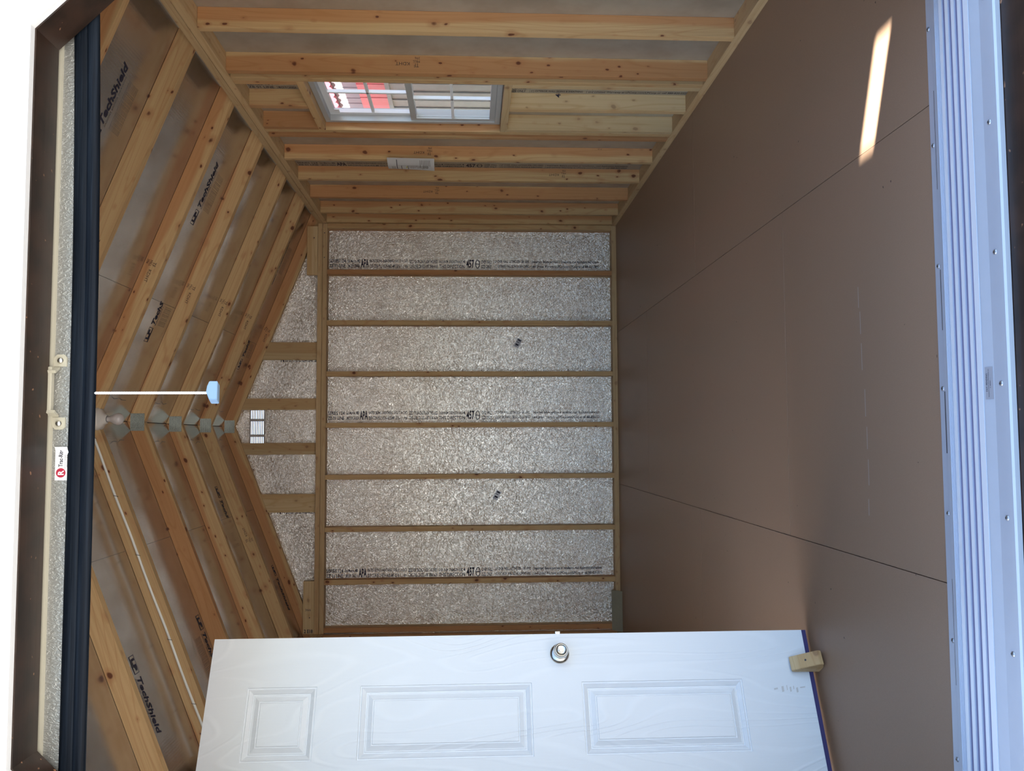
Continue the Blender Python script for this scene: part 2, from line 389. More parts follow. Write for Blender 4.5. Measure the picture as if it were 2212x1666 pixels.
def sheath_text(par, at_, base, upd, L=86.0, n0=0, n1=9):
    """grade marks in two rows; fractions of the printed length"""
    at_, base, upd = Vector(at_), Vector(base).normalized(), Vector(upd).normalized()
    seg = [
        (.000, .062, 1, 'SERIES 124', 'ZB 01 LINE'), (.066, .114, 1, 'San Marino, MB', '2 MADE IN CANADA'),
        (.115, .145, 2, 'APA', ''),
        (.148, .290, 1, 'RATED SIDING-SHEATHING 15/32 (7/16 CAT)', 'EXP-CON PS-2 N524-HUD-MR 32/16 11.1 mm'),
        (.294, .400, 1, 'SIZED FOR SPACING PL-60W THICKNESS', 'CONS-LEVEL CSA 0325 A-BRT SPAN 16-24'),
        (.404, .500, 1, '0.420 IN \u25ba STRENGTH AXIS \u25c4', 'THIS DIRECTION'),
        (.504, .534, 2, '457', ''), (.536, .552, 3, '', ''),
        (.560, .600, 1, 'OVER WALL', 'SIZE ONLY'),
        (.606, .740, 1, '| LP OVER WALL LISTING ESR-1301-0002', '| (C) EXTERIOR WALL SIDING & SHEATHING'),
        (.746, 1.00, 1, '| Important: Before purchase or installation, read Application Instructions', '| and Limited Warranty at LPCorp.com/LPCorp or call 888-820-0325')]
    a0_ = seg[n0][0]
    for a, b, kind, s1, s2 in seg[n0:n1+3]:
        o = at_ + base*((a-a0_)*L); ln = (b-a)*L
        if kind == 1:
            words('grade_stamp', s1, o + upd*1.55, base, upd, 1.15, ln-.2, par, 'ink', .05, .012)
            words('grade_stamp', s2, o + upd*.05, base, upd, 1.1, ln-.25, par, 'ink', .05, .012)
        elif kind == 2: words('grade_stamp', s1, o + upd*.1, base, upd, 2.7, ln-.1, par, 'ink', .05, .03)
        else:
            bm = bmesh.new(); ringmark(bm, .8, 1.4, .72, 1.4, .22)
            bm.faces.new([bm.verts.new(p) for p in ((.15, 1.3, 0), (1.45, 1.3, 0), (1.45, 1.5, 0), (.15, 1.5, 0))])
            f = frame(o, base, upd); f.translation += f.to_3x3().col[2]*.05*I
            emit('grade_stamp', bm, 'ink', par, f)
pan = [o for o in wr.children if o.name.startswith('sheathing_panel')]
sheath_text(pan[4], (XR+3.5, 214.6, 90.8), (0, 0, -1), (0, -1, 0))
sheath_text(pan[2], (XR+3.5, 166.7, 38.0), (0, 0, -1), (0, -1, 0), 84, 8, 9)
sheath_text(pan[3], (XR+3.5, 166.7, 91.0), (0, 0, -1), (0, -1, 0), 86, 0, -1)

# window in the right wall
wn = struct('window_1', (XR+3, 167.7, 39.7), 'grey metal window with white grid bars in the right wall')
def bars(name, mat, lst, parent=wn):
    bm = bmesh.new()
    for b in lst: cube(bm, *b, .04)
    return emit(name, bm, mat, parent, Matrix.Identity(4))
Y0, Y1, Z0, Z1, ZM = 155.7, 179.8, 39.8, 77.8, 58.6
bars('window_frame', 'window_metal', [(66.0, 68.9, Y0, Y0+1.0, Z0, Z1), (66.0, 68.9, Y1-1.0, Y1, Z0, Z1), (66.0, 68.9, Y0+1, Y1-1, Z0, Z0+1.1), (66.0, 68.9, Y0+1, Y1-1, Z1-1.1, Z1)])
def sash(x0, x1, z0, z1, mat):
    s = bars('window_sash', mat, [(x0, x1, Y0+1, Y0+2.1, z0, z1), (x0, x1, Y1-2.1, Y1-1, z0, z1), (x0, x1, Y0+2.1, Y1-2.1, z0, z0+1.2), (x0, x1, Y0+2.1, Y1-2.1, z1-1.2, z1)])
    bm = bmesh.new(); xm = (x0+x1)/2; cube(bm, xm-.06, xm+.06, Y0+2.1, Y1-2.1, z0+1.2, z1-1.2); emit('window_pane', bm, 'glass', s, Matrix.Identity(4))
    ym, zm = (Y0+Y1)/2, (z0+z1)/2
    for b in ((x0+.1, x1-.1, ym-.28, ym+.28, z0+1.2, z1-1.2), (x0+.1, x1-.1, Y0+2.1, Y1-2.1, zm-.28, zm+.28)):
        bm = bmesh.new(); cube(bm, *b, .03); emit('grid_bar', bm, 'window_white', s, Matrix.Identity(4))
    return s
su = sash(67.4, 68.3, ZM-.6, Z1-1.1, 'window_white'); sl = sash(66.3, 67.2, Z0+1.1, ZM+.6, 'window_metal')
bm = bmesh.new(); cube(bm, 67.15, 67.4, Y1-4.2, Y1-2.2, Z1-3.4, Z1-2.3, .1); emit('sash_latch', bm, 'window_white', su, Matrix.Identity(4))

# ------------------------------------------------------------------ back wall
wb = struct('wall_back', (1, YB+1.75, 0), 'back stud wall with embossed silver foil sheathing and gable')
YS = YB+3.5
cols = [-66, -47.02, .98, 48.98, 67.85]
bp = []
for a, b in zip(cols, cols[1:]):
    bm = bmesh.new(); cube(bm, a+.02, b-.02, YS, YS+.4, -2, 94.1)
    bp.append(emit('sheathing_panel', bm, 'foil', wb, frame((0, YS, 0), (0, 0, -1), (1, 0, 0)) if 0 else Matrix.Translation((0, 0, 0))))
def gable(pts):
    bm = bmesh.new(); prism(bm, pts, lambda a, b, d: (a, d, b), YS, YS+.4); return emit('gable_sheathing', bm, 'foil', wb, Matrix.Identity(4))
VX0, VX1, VZ0, VZ1 = -4.5, 5.8, 110.6, 114.95
T = RAFT-.05
gl_ = gable([(-66, 94.1), (VX0, 94.1), (VX0, roofz(VX0, T)), (-66, roofz(-66, T))])
gr_ = gable([(VX1, 94.1), (67.85, 94.1), (67.85, roofz(67.85, T)), (VX1, roofz(VX1, T))])
gable([(VX0, 94.1), (VX1, 94.1), (VX1, VZ0), (VX0, VZ0)])
gable([(VX0, VZ1), (VX1, VZ1), (VX1, roofz(VX1, T)), (RIDGE_X, roofz(RIDGE_X, T)), (VX0, roofz(VX0, T))])
YC = YB+1.75
board('bottom_plate', wb, (XR-.1, YC, .75), (XL, YC, .75), (0, 1, 0), 3.5, 1.5, 'plywood')
board('top_plate', wb, (XR-.05, YC, 91.85), (XL, YC, 91.85), (0, 1, 0), 3.5, 1.43, 'plywood')
board('top_plate', wb, (XR-.05, YC, 93.36), (XL, YC, 93.36), (0, 1, 0), 3.5, 1.43, 'plywood')
for x in [63.6, 48.98, 32.98, 16.98, .98, -15.02, -31.02, -47.02, -61.4]:
    board('stud', wb, (x, YC, 1.5), (x, YC, 91.1), (0, 1, 0) if random.random() < .5 else (0, -1, 0), 3.5, 1.5)
# flat studs in the gable, cut to the slope
for a, b in ((21.5, 27.0), (5.9, 9.4), (-8.0, -4.4), (-25.8, -20.2)):
    xm = (a+b)/2; zt = [roofz(a, -.05), roofz(b, -.05)]
    f = frame((xm, YS-.76, 94.1), (0, 0, 1), (1, 0, 0)); bm = bmesh.new()
    prism(bm, [(0, a-xm), (0, b-xm), (zt[1]-94.1, b-xm), (zt[0]-94.1, a-xm)], lambda p, q, d: (p, q, d), -.74, .74)
    emit('gable_stud', bm, 'pine_pale', wb, f)
def nailer(a, b):
    f = frame(((a+b)/2, YB+.76, 95.75), (1, 0, 0), (0, 0, 1)); L = b-a; bm = bmesh.new(); cube(bm, -L/2, L/2, -1.63, 1.63, -.74, .74, .06)
    return emit('blocking', bm, 'pine_pale', wb, f)
nr = nailer(48.0, 63.4); nl = nailer(-62.4, -46.5)
words('stamp', '366', (-55.5, YB, 96.7), (0, 0, -1), (1, 0, 0), .7, 1.7, nl, 'ink', .05)
words('stamp', '2 E18', (-62.1, YB, 97.0), (0, 0, -1), (1, 0, 0), 1.1, 2.6, nl, 'ink', .05, .03)
for p_, par in (((59.7, YB, 95.2), nr), ((-57.5, YB, 95.4), nl), ((61.3, YB, 92.0), wb), ((53.5, YB, 92.0), wb)):
    bm = bmesh.new(); lathe(bm, ((0, .03), (.13, .03), (.17, 0)), lambda a, b, h: (a, -h, b), 12); emit('nail_head', bm, 'screw_recess', par, frame(p_, (1, 0, 0), (0, 1, 0)))
for x, p_ in ((51.0, bp[3]), (2.7, bp[2]), (-46.2, bp[1])):
    sheath_text(p_, (x, YS, 91.0), (0, 0, -1), (1, 0, 0))
sheath_text(gr_, (20.9, YS, 105.8), (0, 0, -1), (1, 0, 0), 80, 2, 1)
sheath_text(gl_, (-26.4, YS, 106.2), (0, 0, -1), (1, 0, 0), 80, 2, 1)
# gable vent louvre
ve = thing('gable_vent', ((VX0+VX1)/2, YS, VZ0), 'small slatted vent letting daylight through the top of the back gable', 'vent')
bm = bmesh.new()
for b in ((VX0-.3, VX1+.3, VZ0-.25, VZ0+.1), (VX0-.3, VX1+.3, VZ1-.1, VZ1+.25), (VX0-.3, VX0+.05, VZ0, VZ1), (VX1-.05, VX1+.3, VZ0, VZ1)):
    cube(bm, b[0], b[1], YS-.12, YS+.1, b[2], b[3], .03)
emit('vent_frame', bm, 'vent_metal', ve, Matrix.Identity(4))
for x in (2.75, -2.1):
    bm = bmesh.new(); cube(bm, x-.42, x+.42, YS-.08, YS+.12, VZ0, VZ1); emit('vent_bar', bm, 'vent_metal', ve, Matrix.Identity(4))
for i in range(9):
    z = VZ0 + .08 + i*(VZ1-VZ0-.16)/8
    bm = bmesh.new(); cube(bm, VX0, VX1, YS-.03, YS+.03, z-.15, z+.15); emit('vent_slat', bm, 'vent_metal', ve, Matrix.Identity(4))

# ------------------------------------------------------------------ left wall with its doorway
DY0, DY1, DZ = 97.8, 132.1, 80.3
wl = struct('wall_left', (XL-1.75, 167, 0), 'left stud wall holding the side doorway')
XCL = XL-1.75
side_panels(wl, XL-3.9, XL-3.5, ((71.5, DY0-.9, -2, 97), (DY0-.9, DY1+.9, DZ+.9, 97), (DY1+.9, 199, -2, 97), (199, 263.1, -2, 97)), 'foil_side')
board('bottom_plate', wl, (XCL, 75, .75), (XCL, DY0-1, .75), (1, 0, 0), 3.5, 1.5, 'plywood')
board('bottom_plate', wl, (XCL, DY1+1, .75), (XCL, YS, .75), (1, 0, 0), 3.5, 1.5, 'plywood')
board('top_plate', wl, (XCL, 75, 91.85), (XCL, YB, 91.85), (1, 0, 0), 3.5, 1.43, 'plywood')
board('top_plate', wl, (XCL, 75, 93.36), (XCL, YS, 93.36), (1, 0, 0), 3.5, 1.43, 'plywood')
for y in (84.5, 94.4, 137.0, 150.5, 166.5, 182.5, 198.5, 214.5, 230.5, 246.5, 258.6):
    board('stud', wl, (XCL, y, 1.5), (XCL, y, 91.1), (1, 0, 0), 3.5, 1.5)
board('door_header', wl, (XCL, 95.2, DZ+1.8), (XCL, 136.2, DZ+1.8), (1, 0, 0), 3.5, 1.5)
# white side door, swung in
d1 = struct('door_1', (XL, DY0, 0), 'white six-panel side door swung into the room')
for n_, b in (('door_jamb', (XL-3.9, XL, DY0-.9, DY0-.1, 0, DZ)), ('door_jamb', (XL-3.9, XL, DY1+.1, DY1+.9, 0, DZ)), ('door_jamb', (XL-3.9, XL, DY0-.9, DY1+.9, DZ, DZ+.8)), ('door_sill', (XL-4.4, XL-.3, DY0, DY1, .02, .7))):
    bm = bmesh.new(); cube(bm, *b, .05); emit(n_, bm, 'white_trim' if n_ == 'door_jamb' else 'aluminium', d1, Matrix.Identity(4))
dirx = Vector((-.903, -.428, 0)).normalized(); nrm = Vector((.428, -.903, 0)).normalized()
# leaf frame: local x from the free edge towards the hinge, local z up, local y into the leaf
LF = Matrix((dirx, -nrm, (0, 0, 1))).transposed().to_4x4(); LF.translation = Vector((-29.6, 113.2, 0))*I
ZB, ZT, LW, TH = 1.3, 79.95, 36.0, 1.75
bm = bmesh.new()
xs = [0, 6.2, 15.05, 20.95, 29.8, LW]; zs = [ZB, 10.5, 31.8, 38.35, 60.5, 66.05, 74.9, ZT]
V = {}
def gv(x, y, z):
    kx = (round(x, 4), round(y, 4), round(z, 4))
    if kx not in V: V[kx] = bm.verts.new(kx)
    return V[kx]
ring_prof = [(0, 0), (.05, .16), (.16, .16), (.28, .08), (.72, .34), (.78, .46), (.90, .46), (.96, .38), (1.1, .38), (1.66, .12), (1.72, .20), (1.80, .20), (1.88, .08)]
for side in (0, 1):
    yy = (lambda d: d) if side == 0 else (lambda d: TH-d)
    for i in range(5):
        for j in range(7):
            x0, x1, z0, z1 = xs[i], xs[i+1], zs[j], zs[j+1]
            if i in (1, 3) and j in (1, 3, 5):
                pr_ = None
                for o, d in ring_prof:
                    q = [gv(x0+o, yy(d), z0+o), gv(x1-o, yy(d), z0+o), gv(x1-o, yy(d), z1-o), gv(x0+o, yy(d), z1-o)]
                    if pr_:
                        for e in range(4): bm.faces.new((pr_[e], pr_[(e+1) % 4], q[(e+1) % 4], q[e]))
                    pr_ = q
                bm.faces.new(pr_)
            else: bm.faces.new((gv(x0, yy(0), z0), gv(x1, yy(0), z0), gv(x1, yy(0), z1), gv(x0, yy(0), z1)))
for j in range(7):
    for x in (0, LW): bm.faces.new((gv(x, 0, zs[j]), gv(x, 0, zs[j+1]), gv(x, TH, zs[j+1]), gv(x, TH, zs[j])))
for i in range(5):
    for z in (ZB, ZT): bm.faces.new((gv(xs[i], 0, z), gv(xs[i+1], 0, z), gv(xs[i+1], TH, z), gv(xs[i], TH, z)))
leaf = emit('door_leaf', bm, 'door', d1, LF)
bm = bmesh.new(); cube(bm, 0.02, LW, -.04, TH-.1, .75, ZB); emit('door_sweep', bm, 'blue_sweep', leaf, LF)
bm = bmesh.new(); cube(bm, -.07, .0, .35, 1.4, 33.4, 35.7, .02); emit('latch_plate', bm, 'steel', leaf, LF)
bm = bmesh.new(); cube(bm, -.5, -.07, .6, 1.15, 34.2, 34.9, .08); emit('latch_bolt', bm, 'steel', leaf, LF)
kn = empty('door_knob', (0, 0, 0), None, leaf); WM[kn] = LF @ Matrix.Translation(Vector((2.6, 0, 34.5))*I); kn.matrix_basis = WM[leaf].inverted() @ WM[kn]
bm = bmesh.new(); lathe(bm, ((1.28, 0), (1.3, .06), (1.22, .2), (.95, .32), (.62, .42), (.5, .5), (.46, 1.1), (.62, 1.25), (.88, 1.45), (.98, 1.7), (.98, 2.0), (.90, 2.35), (.80, 2.5), (.74, 2.54), (.70, 2.5), (.55, 2.38), (.33, 2.33), (0, 2.33)), lambda a, b, h: (a, -h, b), 40)
emit('knob_body', bm, 'satin_nickel', kn, WM[kn], True)
bm = bmesh.new(); lathe(bm, ((.3, 2.33), (.3, 2.42), (.26, 2.45), (0, 2.45)), lambda a, b, h: (a, -h, b), 24); cube(bm, -.09, .09, -2.72, -2.42, -.27, .27, .05)
emit('turn_button', bm, 'steel', kn, WM[kn])
bm = bmesh.new(); lathe(bm, ((.12, .28), (.12, .36), (0, .36)), lambda a, b, h: (a, -h, b-.95), 12); emit('rose_slot', bm, 'screw_recess', kn, WM[kn])
bm = bmesh.new()
for z, a, b, c_ in ((3.2, 7.4, 8.0, .25), (3.7, 7.2, 7.6, .12), (4.1, 7.3, 7.9, .2), (4.6, 7.1, 7.7, .1), (5.1, 7.2, 7.9, .28), (5.9, 7.4, 7.6, .5), (2.2, 7.3, 7.45, .7)):
    bm.faces.new([bm.verts.new(p) for p in ((a, -.02, z), (b, -.02, z), (b+.08, -.02, z+c_), (a+.08, -.02, z+c_))])
emit('smudge_mark', bm, 'smudge', leaf, LF)
for z in (10, 40, 70):
    bm = bmesh.new(); lathe(bm, ((0, z-1.7), (.24, z-1.7), (.24, z+1.7), (0, z+1.7)), lambda a, b, h: (LW+.05+a, .1+b, h), 12); emit('hinge', bm, 'steel', leaf, LF)
# wedge cut from a stud end, holding the door
wk = thing('wood_block', tuple(Vector((-29.6, 113.2, 0)) + dirx*4.7), 'small pine offcut with a nail hole against the foot of the white side door', 'block')
wf = Matrix(((Matrix.Rotation(math.radians(9), 3, 'Z') @ dirx), (Matrix.Rotation(math.radians(9), 3, 'Z') @ nrm), (0, 0, 1))).transposed().to_4x4(); wf.translation = WM[wk].translation
bm = bmesh.new(); prism(bm, [(.12, 0), (1.7, 0), (3.0, .35), (3.1, .85), (.8, 3.95), (.3, 3.75)], lambda a, b, d: (d, a, b), -.95, .9)
bmesh.ops.bevel(bm, geom=bm.edges[:], offset=.06, segments=2, affect='EDGES')
emit('block_body', bm, 'pine_pale', wk, wf)
bm = bmesh.new(); nd = Vector((0, 3.0, 2.1)).normalized(); ff = wf @ frame((-.05, 2.05, 2.28), (-1, 0, 0), (0, -2.3, 3.1))
lathe(bm, ((0, .02), (.13, .02), (.13, -.1)), lambda a, b, h: (a, b, h), 14); emit('nail_hole', bm, 'screw_recess', wk, ff)
# grey painted board end lying at the foot of the back wall
gb = thing('painted_board_scrap', (-56.5, 257, 0), 'short grey-green painted board leaning at the foot of the back wall, left corner', 'board')
bm = bmesh.new(); prism(bm, [(0, 0), (.55, 0), (3.0, 2.45), (2.5, 2.85)], lambda a, b, d: (d, a, b), -6.0, 6.2)
emit('board', bm, 'grey_board', gb, WM[gb] @ Matrix.Translation(Vector((0, -.6, 0))*I))
bm = bmesh.new(); lathe(bm, ((0, .02), (.1, .02), (.1, -.02)), lambda a, b, h: (a, b, h), 10); emit('nail_hole', bm, 'screw_recess', gb, WM[gb] @ frame((5.6, .62, 1.35), (1, 0, 0), (0, 2.5, 2.85)))

# ------------------------------------------------------------------ ceiling: rafters and radiant-barrier roof boards
ce = struct('ceiling', (RIDGE_X, 167, RIDGE_Z), 'gabled roof of pine rafters under foil-faced roof boards')
EX = 74.5
sl_l = math.sqrt(1+SLOPE**2)
def rafter(c, sgn):
    x1 = RIDGE_X + sgn*(EX-2); L = abs(x1-RIDGE_X)*sl_l
    o = Vector(((RIDGE_X+x1)/2, c, (roofz(RIDGE_X)+roofz(x1))/2 + RAFT/2))
    dx = Vector((sgn, 0, -SLOPE)).normalized(); f = frame(o, dx, (0, 0, 1))
    inv = f.inverted(); pts = [(RIDGE_X+sgn*.03, roofz(RIDGE_X)), (x1, roofz(x1)), (x1, roofz(x1, RAFT-.06)), (RIDGE_X+sgn*.03, roofz(RIDGE_X, RAFT-.06))]
    bm = bmesh.new()
    prism(bm, pts, lambda a, b, d: (inv @ (Vector((a, c+d, b))*I))/I, -.74, .74)
    return emit('rafter', bm, 'pine', ce, f)
RC = [262.35, 239.1, 215.1, 191.1, 167.1, 143.1, 119.1, 95.1]
raf = {}
for c in RC:
    raf[c] = (rafter(c, 1), rafter(c, -1))
    bm = bmesh.new(); cube(bm, -1.95, 1.95, -.05, 0, -1.55, 1.55)
    pl = emit('connector_plate', bm, 'zinc_plate', ce, Matrix.Translation(Vector((RIDGE_X-.1, c-.75, 120.9))*I))
    if c < 220:
        bm = bmesh.new(); cube(bm, -1.95, 1.95, 0, .05, -1.55, 1.55)
        emit('connector_plate', bm, 'zinc_plate', ce, Matrix.Translation(Vector((RIDGE_X-.1, c+.75, 120.9))*I))
    bx = 30.0 + random.uniform(-.8, 1.5)
    if c > 140:
        bd = Vector((-1, 0, SLOPE)).normalized(); ud = Vector((-SLOPE, 0, -1)).normalized()
        kdht(raf[c][0], (bx, c-.75, roofz(bx, 2.3)), bd, ud)
kd = Vector((1, 0, SLOPE)).normalized()
kdht(raf[239.1][1], (-30.2, 238.35, roofz(-30.2, 1.6)), kd, (-SLOPE, 0, 1))
FRONT_Y, BACK_Y = 56.0, 272.0
def roof_panel(sgn, xa, xb, ya, yb):
    dx = Vector((sgn, 0, -SLOPE)).normalized()
    o = Vector((RIDGE_X+sgn*(xa+xb)/2, (ya+yb)/2, roofz(RIDGE_X+sgn*(xa+xb)/2, RAFT)))
    f = frame(o, dx, (0, 1, 0)); L = (xb-xa)*sl_l/2; W = (yb-ya)/2
    bm = bmesh.new()
    # frame z points up on the right slope and down on the left one
    s_ = 1 if f.to_3x3().col[2].z > 0 else -1
    cube(bm, -L+.03, L-.03, -W+.03, W-.03, *sorted((0, .5*s_)))
    return emit('roof_board', bm, 'shield', ce, f)
rp = {}
for sgn in (1, -1):
    for xa, xb, cuts in ((.06, 25.6, (FRONT_Y, 119.1, 215.1, BACK_Y)), (25.6, EX, (FRONT_Y, 71.1, 167.1, BACK_Y))):
        for a, b in zip(cuts, cuts[1:]): rp[(sgn, xa, a)] = roof_panel(sgn, xa, xb, a, b)
    dx = Vector((sgn, 0, -SLOPE)).normalized(); x1 = RIDGE_X+sgn*(EX+.4)
    bm = bmesh.new(); prism(bm, [(RIDGE_X, roofz(RIDGE_X, RAFT+.6)), (x1, roofz(x1, RAFT+.6)), (x1, roofz(x1, RAFT+1.6)), (RIDGE_X, roofz(RIDGE_X, RAFT+1.6))], lambda a, b, d: (a, d, b), FRONT_Y-.5, BACK_Y+.5)
    emit('shingle_roof', bm, 'shingle', ce, Matrix.Identity(4))
    bm = bmesh.new(); x2 = RIDGE_X+sgn*EX; cube(bm, *sorted((x2-sgn*.8, x2)), FRONT_Y, BACK_Y, roofz(x2)-1.2, roofz(x2, RAFT-.1)); emit('fascia', bm, 'outside_siding', ce, Matrix.Identity(4))
    xi = XR+3.9 if sgn > 0 else XL-3.9
    bm = bmesh.new(); cube(bm, *sorted((xi, x2-sgn*.8)), FRONT_Y, BACK_Y, roofz(x2)-1.0, roofz(x2)-.6); emit('soffit', bm, 'outside_siding', ce, Matrix.Identity(4))
def techshield(x, y, sgn, par, cut=False):
    base = Vector((sgn, 0, -SLOPE)).normalized(); upd = Vector((0, -sgn, 0)); n_ = base.cross(upd)
    o = Vector((x, y, roofz(x, RAFT)))
    o = o - upd*.9
    patch('printed_logo', o, base, upd, [(0, 3.3, 0, .24), (0, 3.3, 1.9, 2.0), (0, .1, 0, 2.0), (3.2, 3.3, 0, 2.0)], par, 'ink', .04)
    words('printed_logo', 'LP', o + base*.55 + upd*.45, base, upd, 1.3, 2.3, par, 'ink', .04, .045)
    if cut: words('printed_logo', 'TechS', o + base*4.0 + upd*.2, base, upd, 1.75, 5.4, par, 'ink', .04, .03, .25)
    else: words('printed_logo', 'TechShield', o + base*4.0 + upd*.2, base, upd, 1.75, 10.6, par, 'ink', .04, .03, .25)
    words('printed_logo', 'RADIANT' if cut else 'RADIANT BARRIER SHEATHING', o + base*4.0 - upd*.55, base, upd, .42, 4.6 if cut else 9.0, par, 'ink_soft', .04)
    for i in range(9):
        words('fine_print', 'Install this side facing down with air space. R.B. emittance 0.05'[:(26 if cut else 60)], o + base*4.2 - upd*(1.9+i*.42), base, upd, .26, 4.4 if cut else 8.6, par, 'ink_soft', .04)
for x, y, sgn, cut, par in ((43.2, 132.4, 1, False, rp[(1, 25.6, 71.1)]), (43.2, 180.3, 1, False, rp[(1, 25.6, 167.1)]), (17.9, 182.4, 1, True, rp[(1, .06, 119.1)]),
        (43.5, 251.6, 1, False, rp[(1, 25.6, 167.1)]), (17.9, 253.6, 1, True, rp[(1, .06, 215.1)]),
        (-41.5, 153.0, -1, False, rp[(-1, 25.6, 71.1)]), (-41.8, 188.4, -1, False, rp[(-1, 25.6, 167.1)]), (-16.2, 234.0, -1, True, rp[(-1, .06, 215.1)]), (-41.4, 258.2, -1, False, rp[(-1, 25.6, 167.1)])):
    techshield(x, y, sgn, par, cut)
for y in (174, 179, 183, 198, 203, 207, 222, 228, 233, 248, 254):      # nail points coming through beside the ridge
    for sgn in (1, -1):
        x = RIDGE_X + sgn*(4.2+random.uniform(-.2, .5)); par = rp[(sgn, .06, 119.1)] if y < 215 else rp[(sgn, .06, 215.1)]
        bm = bmesh.new(); p = Vector((x, y, roofz(x, RAFT))); tube(bm, [p, p+Vector((random.uniform(-.2, .2), random.uniform(-.15, .15), -.8))], .05, 6); emit('nail_point', bm, 'staple_metal', par, Matrix.Identity(4))

# ------------------------------------------------------------------ front wall, its clipped-corner opening, and the rolled-up door
wfr = struct('wall_front', (1, 74, 0), 'front wall around the roll-up door opening with white trim')
JX0, JX1, HZ, CH = -39.4, 41.5, 84.05, 9.0
out_l = [(JX0, 0), (JX0, HZ-CH), (JX0+CH, HZ), (JX1-CH, HZ), (JX1, HZ-CH), (JX1, 0)]
def offs(d):  # opening outline grown by d
    t = d*math.tan(math.radians(22.5))
    return [(JX0-d, 0), (JX0-d, HZ-CH+t), (JX0+CH-t, HZ+d), (JX1-CH+t, HZ+d), (JX1+d, HZ-CH+t), (JX1+d, 0)]
def band(bm, a, b, y0, y1):
    for i in range(len(a)-1):
        q = [a[i], a[i+1], b[i+1], b[i]]
        prism(bm, q, lambda p, r, d: (p, d, r), y0, y1)
bm = bmesh.new(); band(bm, offs(0), offs(1.4), FY0+.72, FY1); emit('jamb_lining', bm, 'stained', wfr, Matrix.Translation((0, 0, 0)))
bm = bmesh.new(); band(bm, offs(.12), offs(7.0), FY0-.02, FY0+.7); emit('opening_trim', bm, 'white_trim', wfr, Matrix.Identity(4))
bm = bmesh.new()
O2 = offs(1.4); big = [(-66, -2), (-66, HZ-CH), (-66, 97), (67.85, 97), (67.85, HZ-CH), (67.85, -2)]
band(bm, O2, big, FY0+.7, FY0+1.1); emit('siding', bm, 'outside_siding', wfr, Matrix.Identity(4))
bm = bmesh.new(); prism(bm, [(-66, 97), (67.85, 97), (67.85, roofz(67.85, T)), (RIDGE_X, roofz(RIDGE_X, T)), (-66, roofz(-66, T))], lambda a, b, d: (a, d, b), FY0+.7, FY0+1.1)
emit('gable_siding', bm, 'outside_siding', wfr, Matrix.Identity(4))
for x in (-64, -49, 51, 65.5): board('stud', wfr, (x, FY1-1.75, 1.5), (x, FY1-1.75, 91), (0, 1, 0), 3.3, 1.5)
board('header', wfr, (-64, FY1-1.7, 92.5), (65.5, FY1-1.7, 92.5), (0, 0, 1), 3, 3.2)
rm = thing('door_rim_board', (1, 65, -1), 'dark brown stained board below the ribbed aluminium threshold', 'board')
bm = bmesh.new(); cube(bm, -40, 42, 60.5, 69.1, -2.4, -.55, .06); emit('rim', bm, 'stained', rm, Matrix.Identity(4))

rd = thing('roll_up_door', (1, 77, 80), 'rolled-up door curtain hanging under the header with black bottom seal', 'door')
bm = bmesh.new(); cube(bm, JX0-.5, JX1+.5, 77.0, 77.15, 82.2, 91, 0); emit('curtain', bm, 'curtain', rd, Matrix.Identity(4))
bm = bmesh.new(); lathe(bm, [(5.6, -38), (6.0, -37.9), (6.0, 38), (5.6, 38)], lambda a, b, h: (1+h, 84.2+a, 95.5+b), 28); emit('curtain_roll', bm, 'curtain', rd, Matrix.Identity(4))
bm = bmesh.new()
prism(bm, [(76.72, 83.9), (77.0, 83.86), (77.0, 84.6), (76.72, 84.5)], lambda a, b, d: (d, a, b), JX0, JX1)
emit('bottom_bar', bm, 'cream_paint', rd, Matrix.Identity(4))
bm = bmesh.new()
for cyy, cz, ry, rz_ in ((77.0, 81.75, .30, .74), (77.05, 80.78, .42, .60)):
    rings = []
    for i in range(41):
        x = JX0 + (JX1-JX0)*i/40; dz = .6*(max(0, x-1)/36)**2
        rings.append([bm.verts.new((x, cyy+ry*math.cos(a), cz+dz+rz_*math.sin(a))) for a in [2*math.pi*q/20 for q in range(20)]])
    for a, b in zip(rings, rings[1:]):
        for q in range(20): bm.faces.new((a[q], a[(q+1) % 20], b[(q+1) % 20], b[q]))
emit('bottom_seal', bm, 'black_vinyl', rd, Matrix.Identity(4), True)
bm = bmesh.new()
rod = [(3.4, 76.9, 83.3), (3.35, 76.4, 83.6), (3.2, 76.0, 84.0)]
cube(bm, -1.0, 3.25, 76.2, 76.75, 83.72, 84.1, .1); lh = emit('lift_handle', bm, 'cream_paint', rd, Matrix.Identity(4))
for x, s in ((3.85, 1), (-1.85, -1)):
    bm = bmesh.new(); prism(bm, [(x-.55*s, 82.75), (x+.3*s, 82.75), (x+.55*s, 83.0), (x+.55*s, 83.6), (x+.3*s, 83.85), (x-.55*s, 83.95)], lambda a, b, d: (a, d, b), 76.88, 77.0)
    prism(bm, [(x-.55*s, 76.95), (x-.75*s, 76.95), (x-1.2*s, 76.2), (x-.95*s, 76.1)], lambda a, b, d: (a, b, d), 83.35, 84.15)
    tb = emit('handle_tab', bm, 'cream_paint', rd, Matrix.Identity(4))
    bm = bmesh.new(); lathe(bm, ((.29, 0), (.28, .1), (.2, .2), (.1, .25), (0, .26)), lambda a, b, h: (a, -h, b), 18)
    emit('rivet', bm, 'steel', tb, Matrix.Translation(Vector((x, 76.88, 83.3))*I), True)
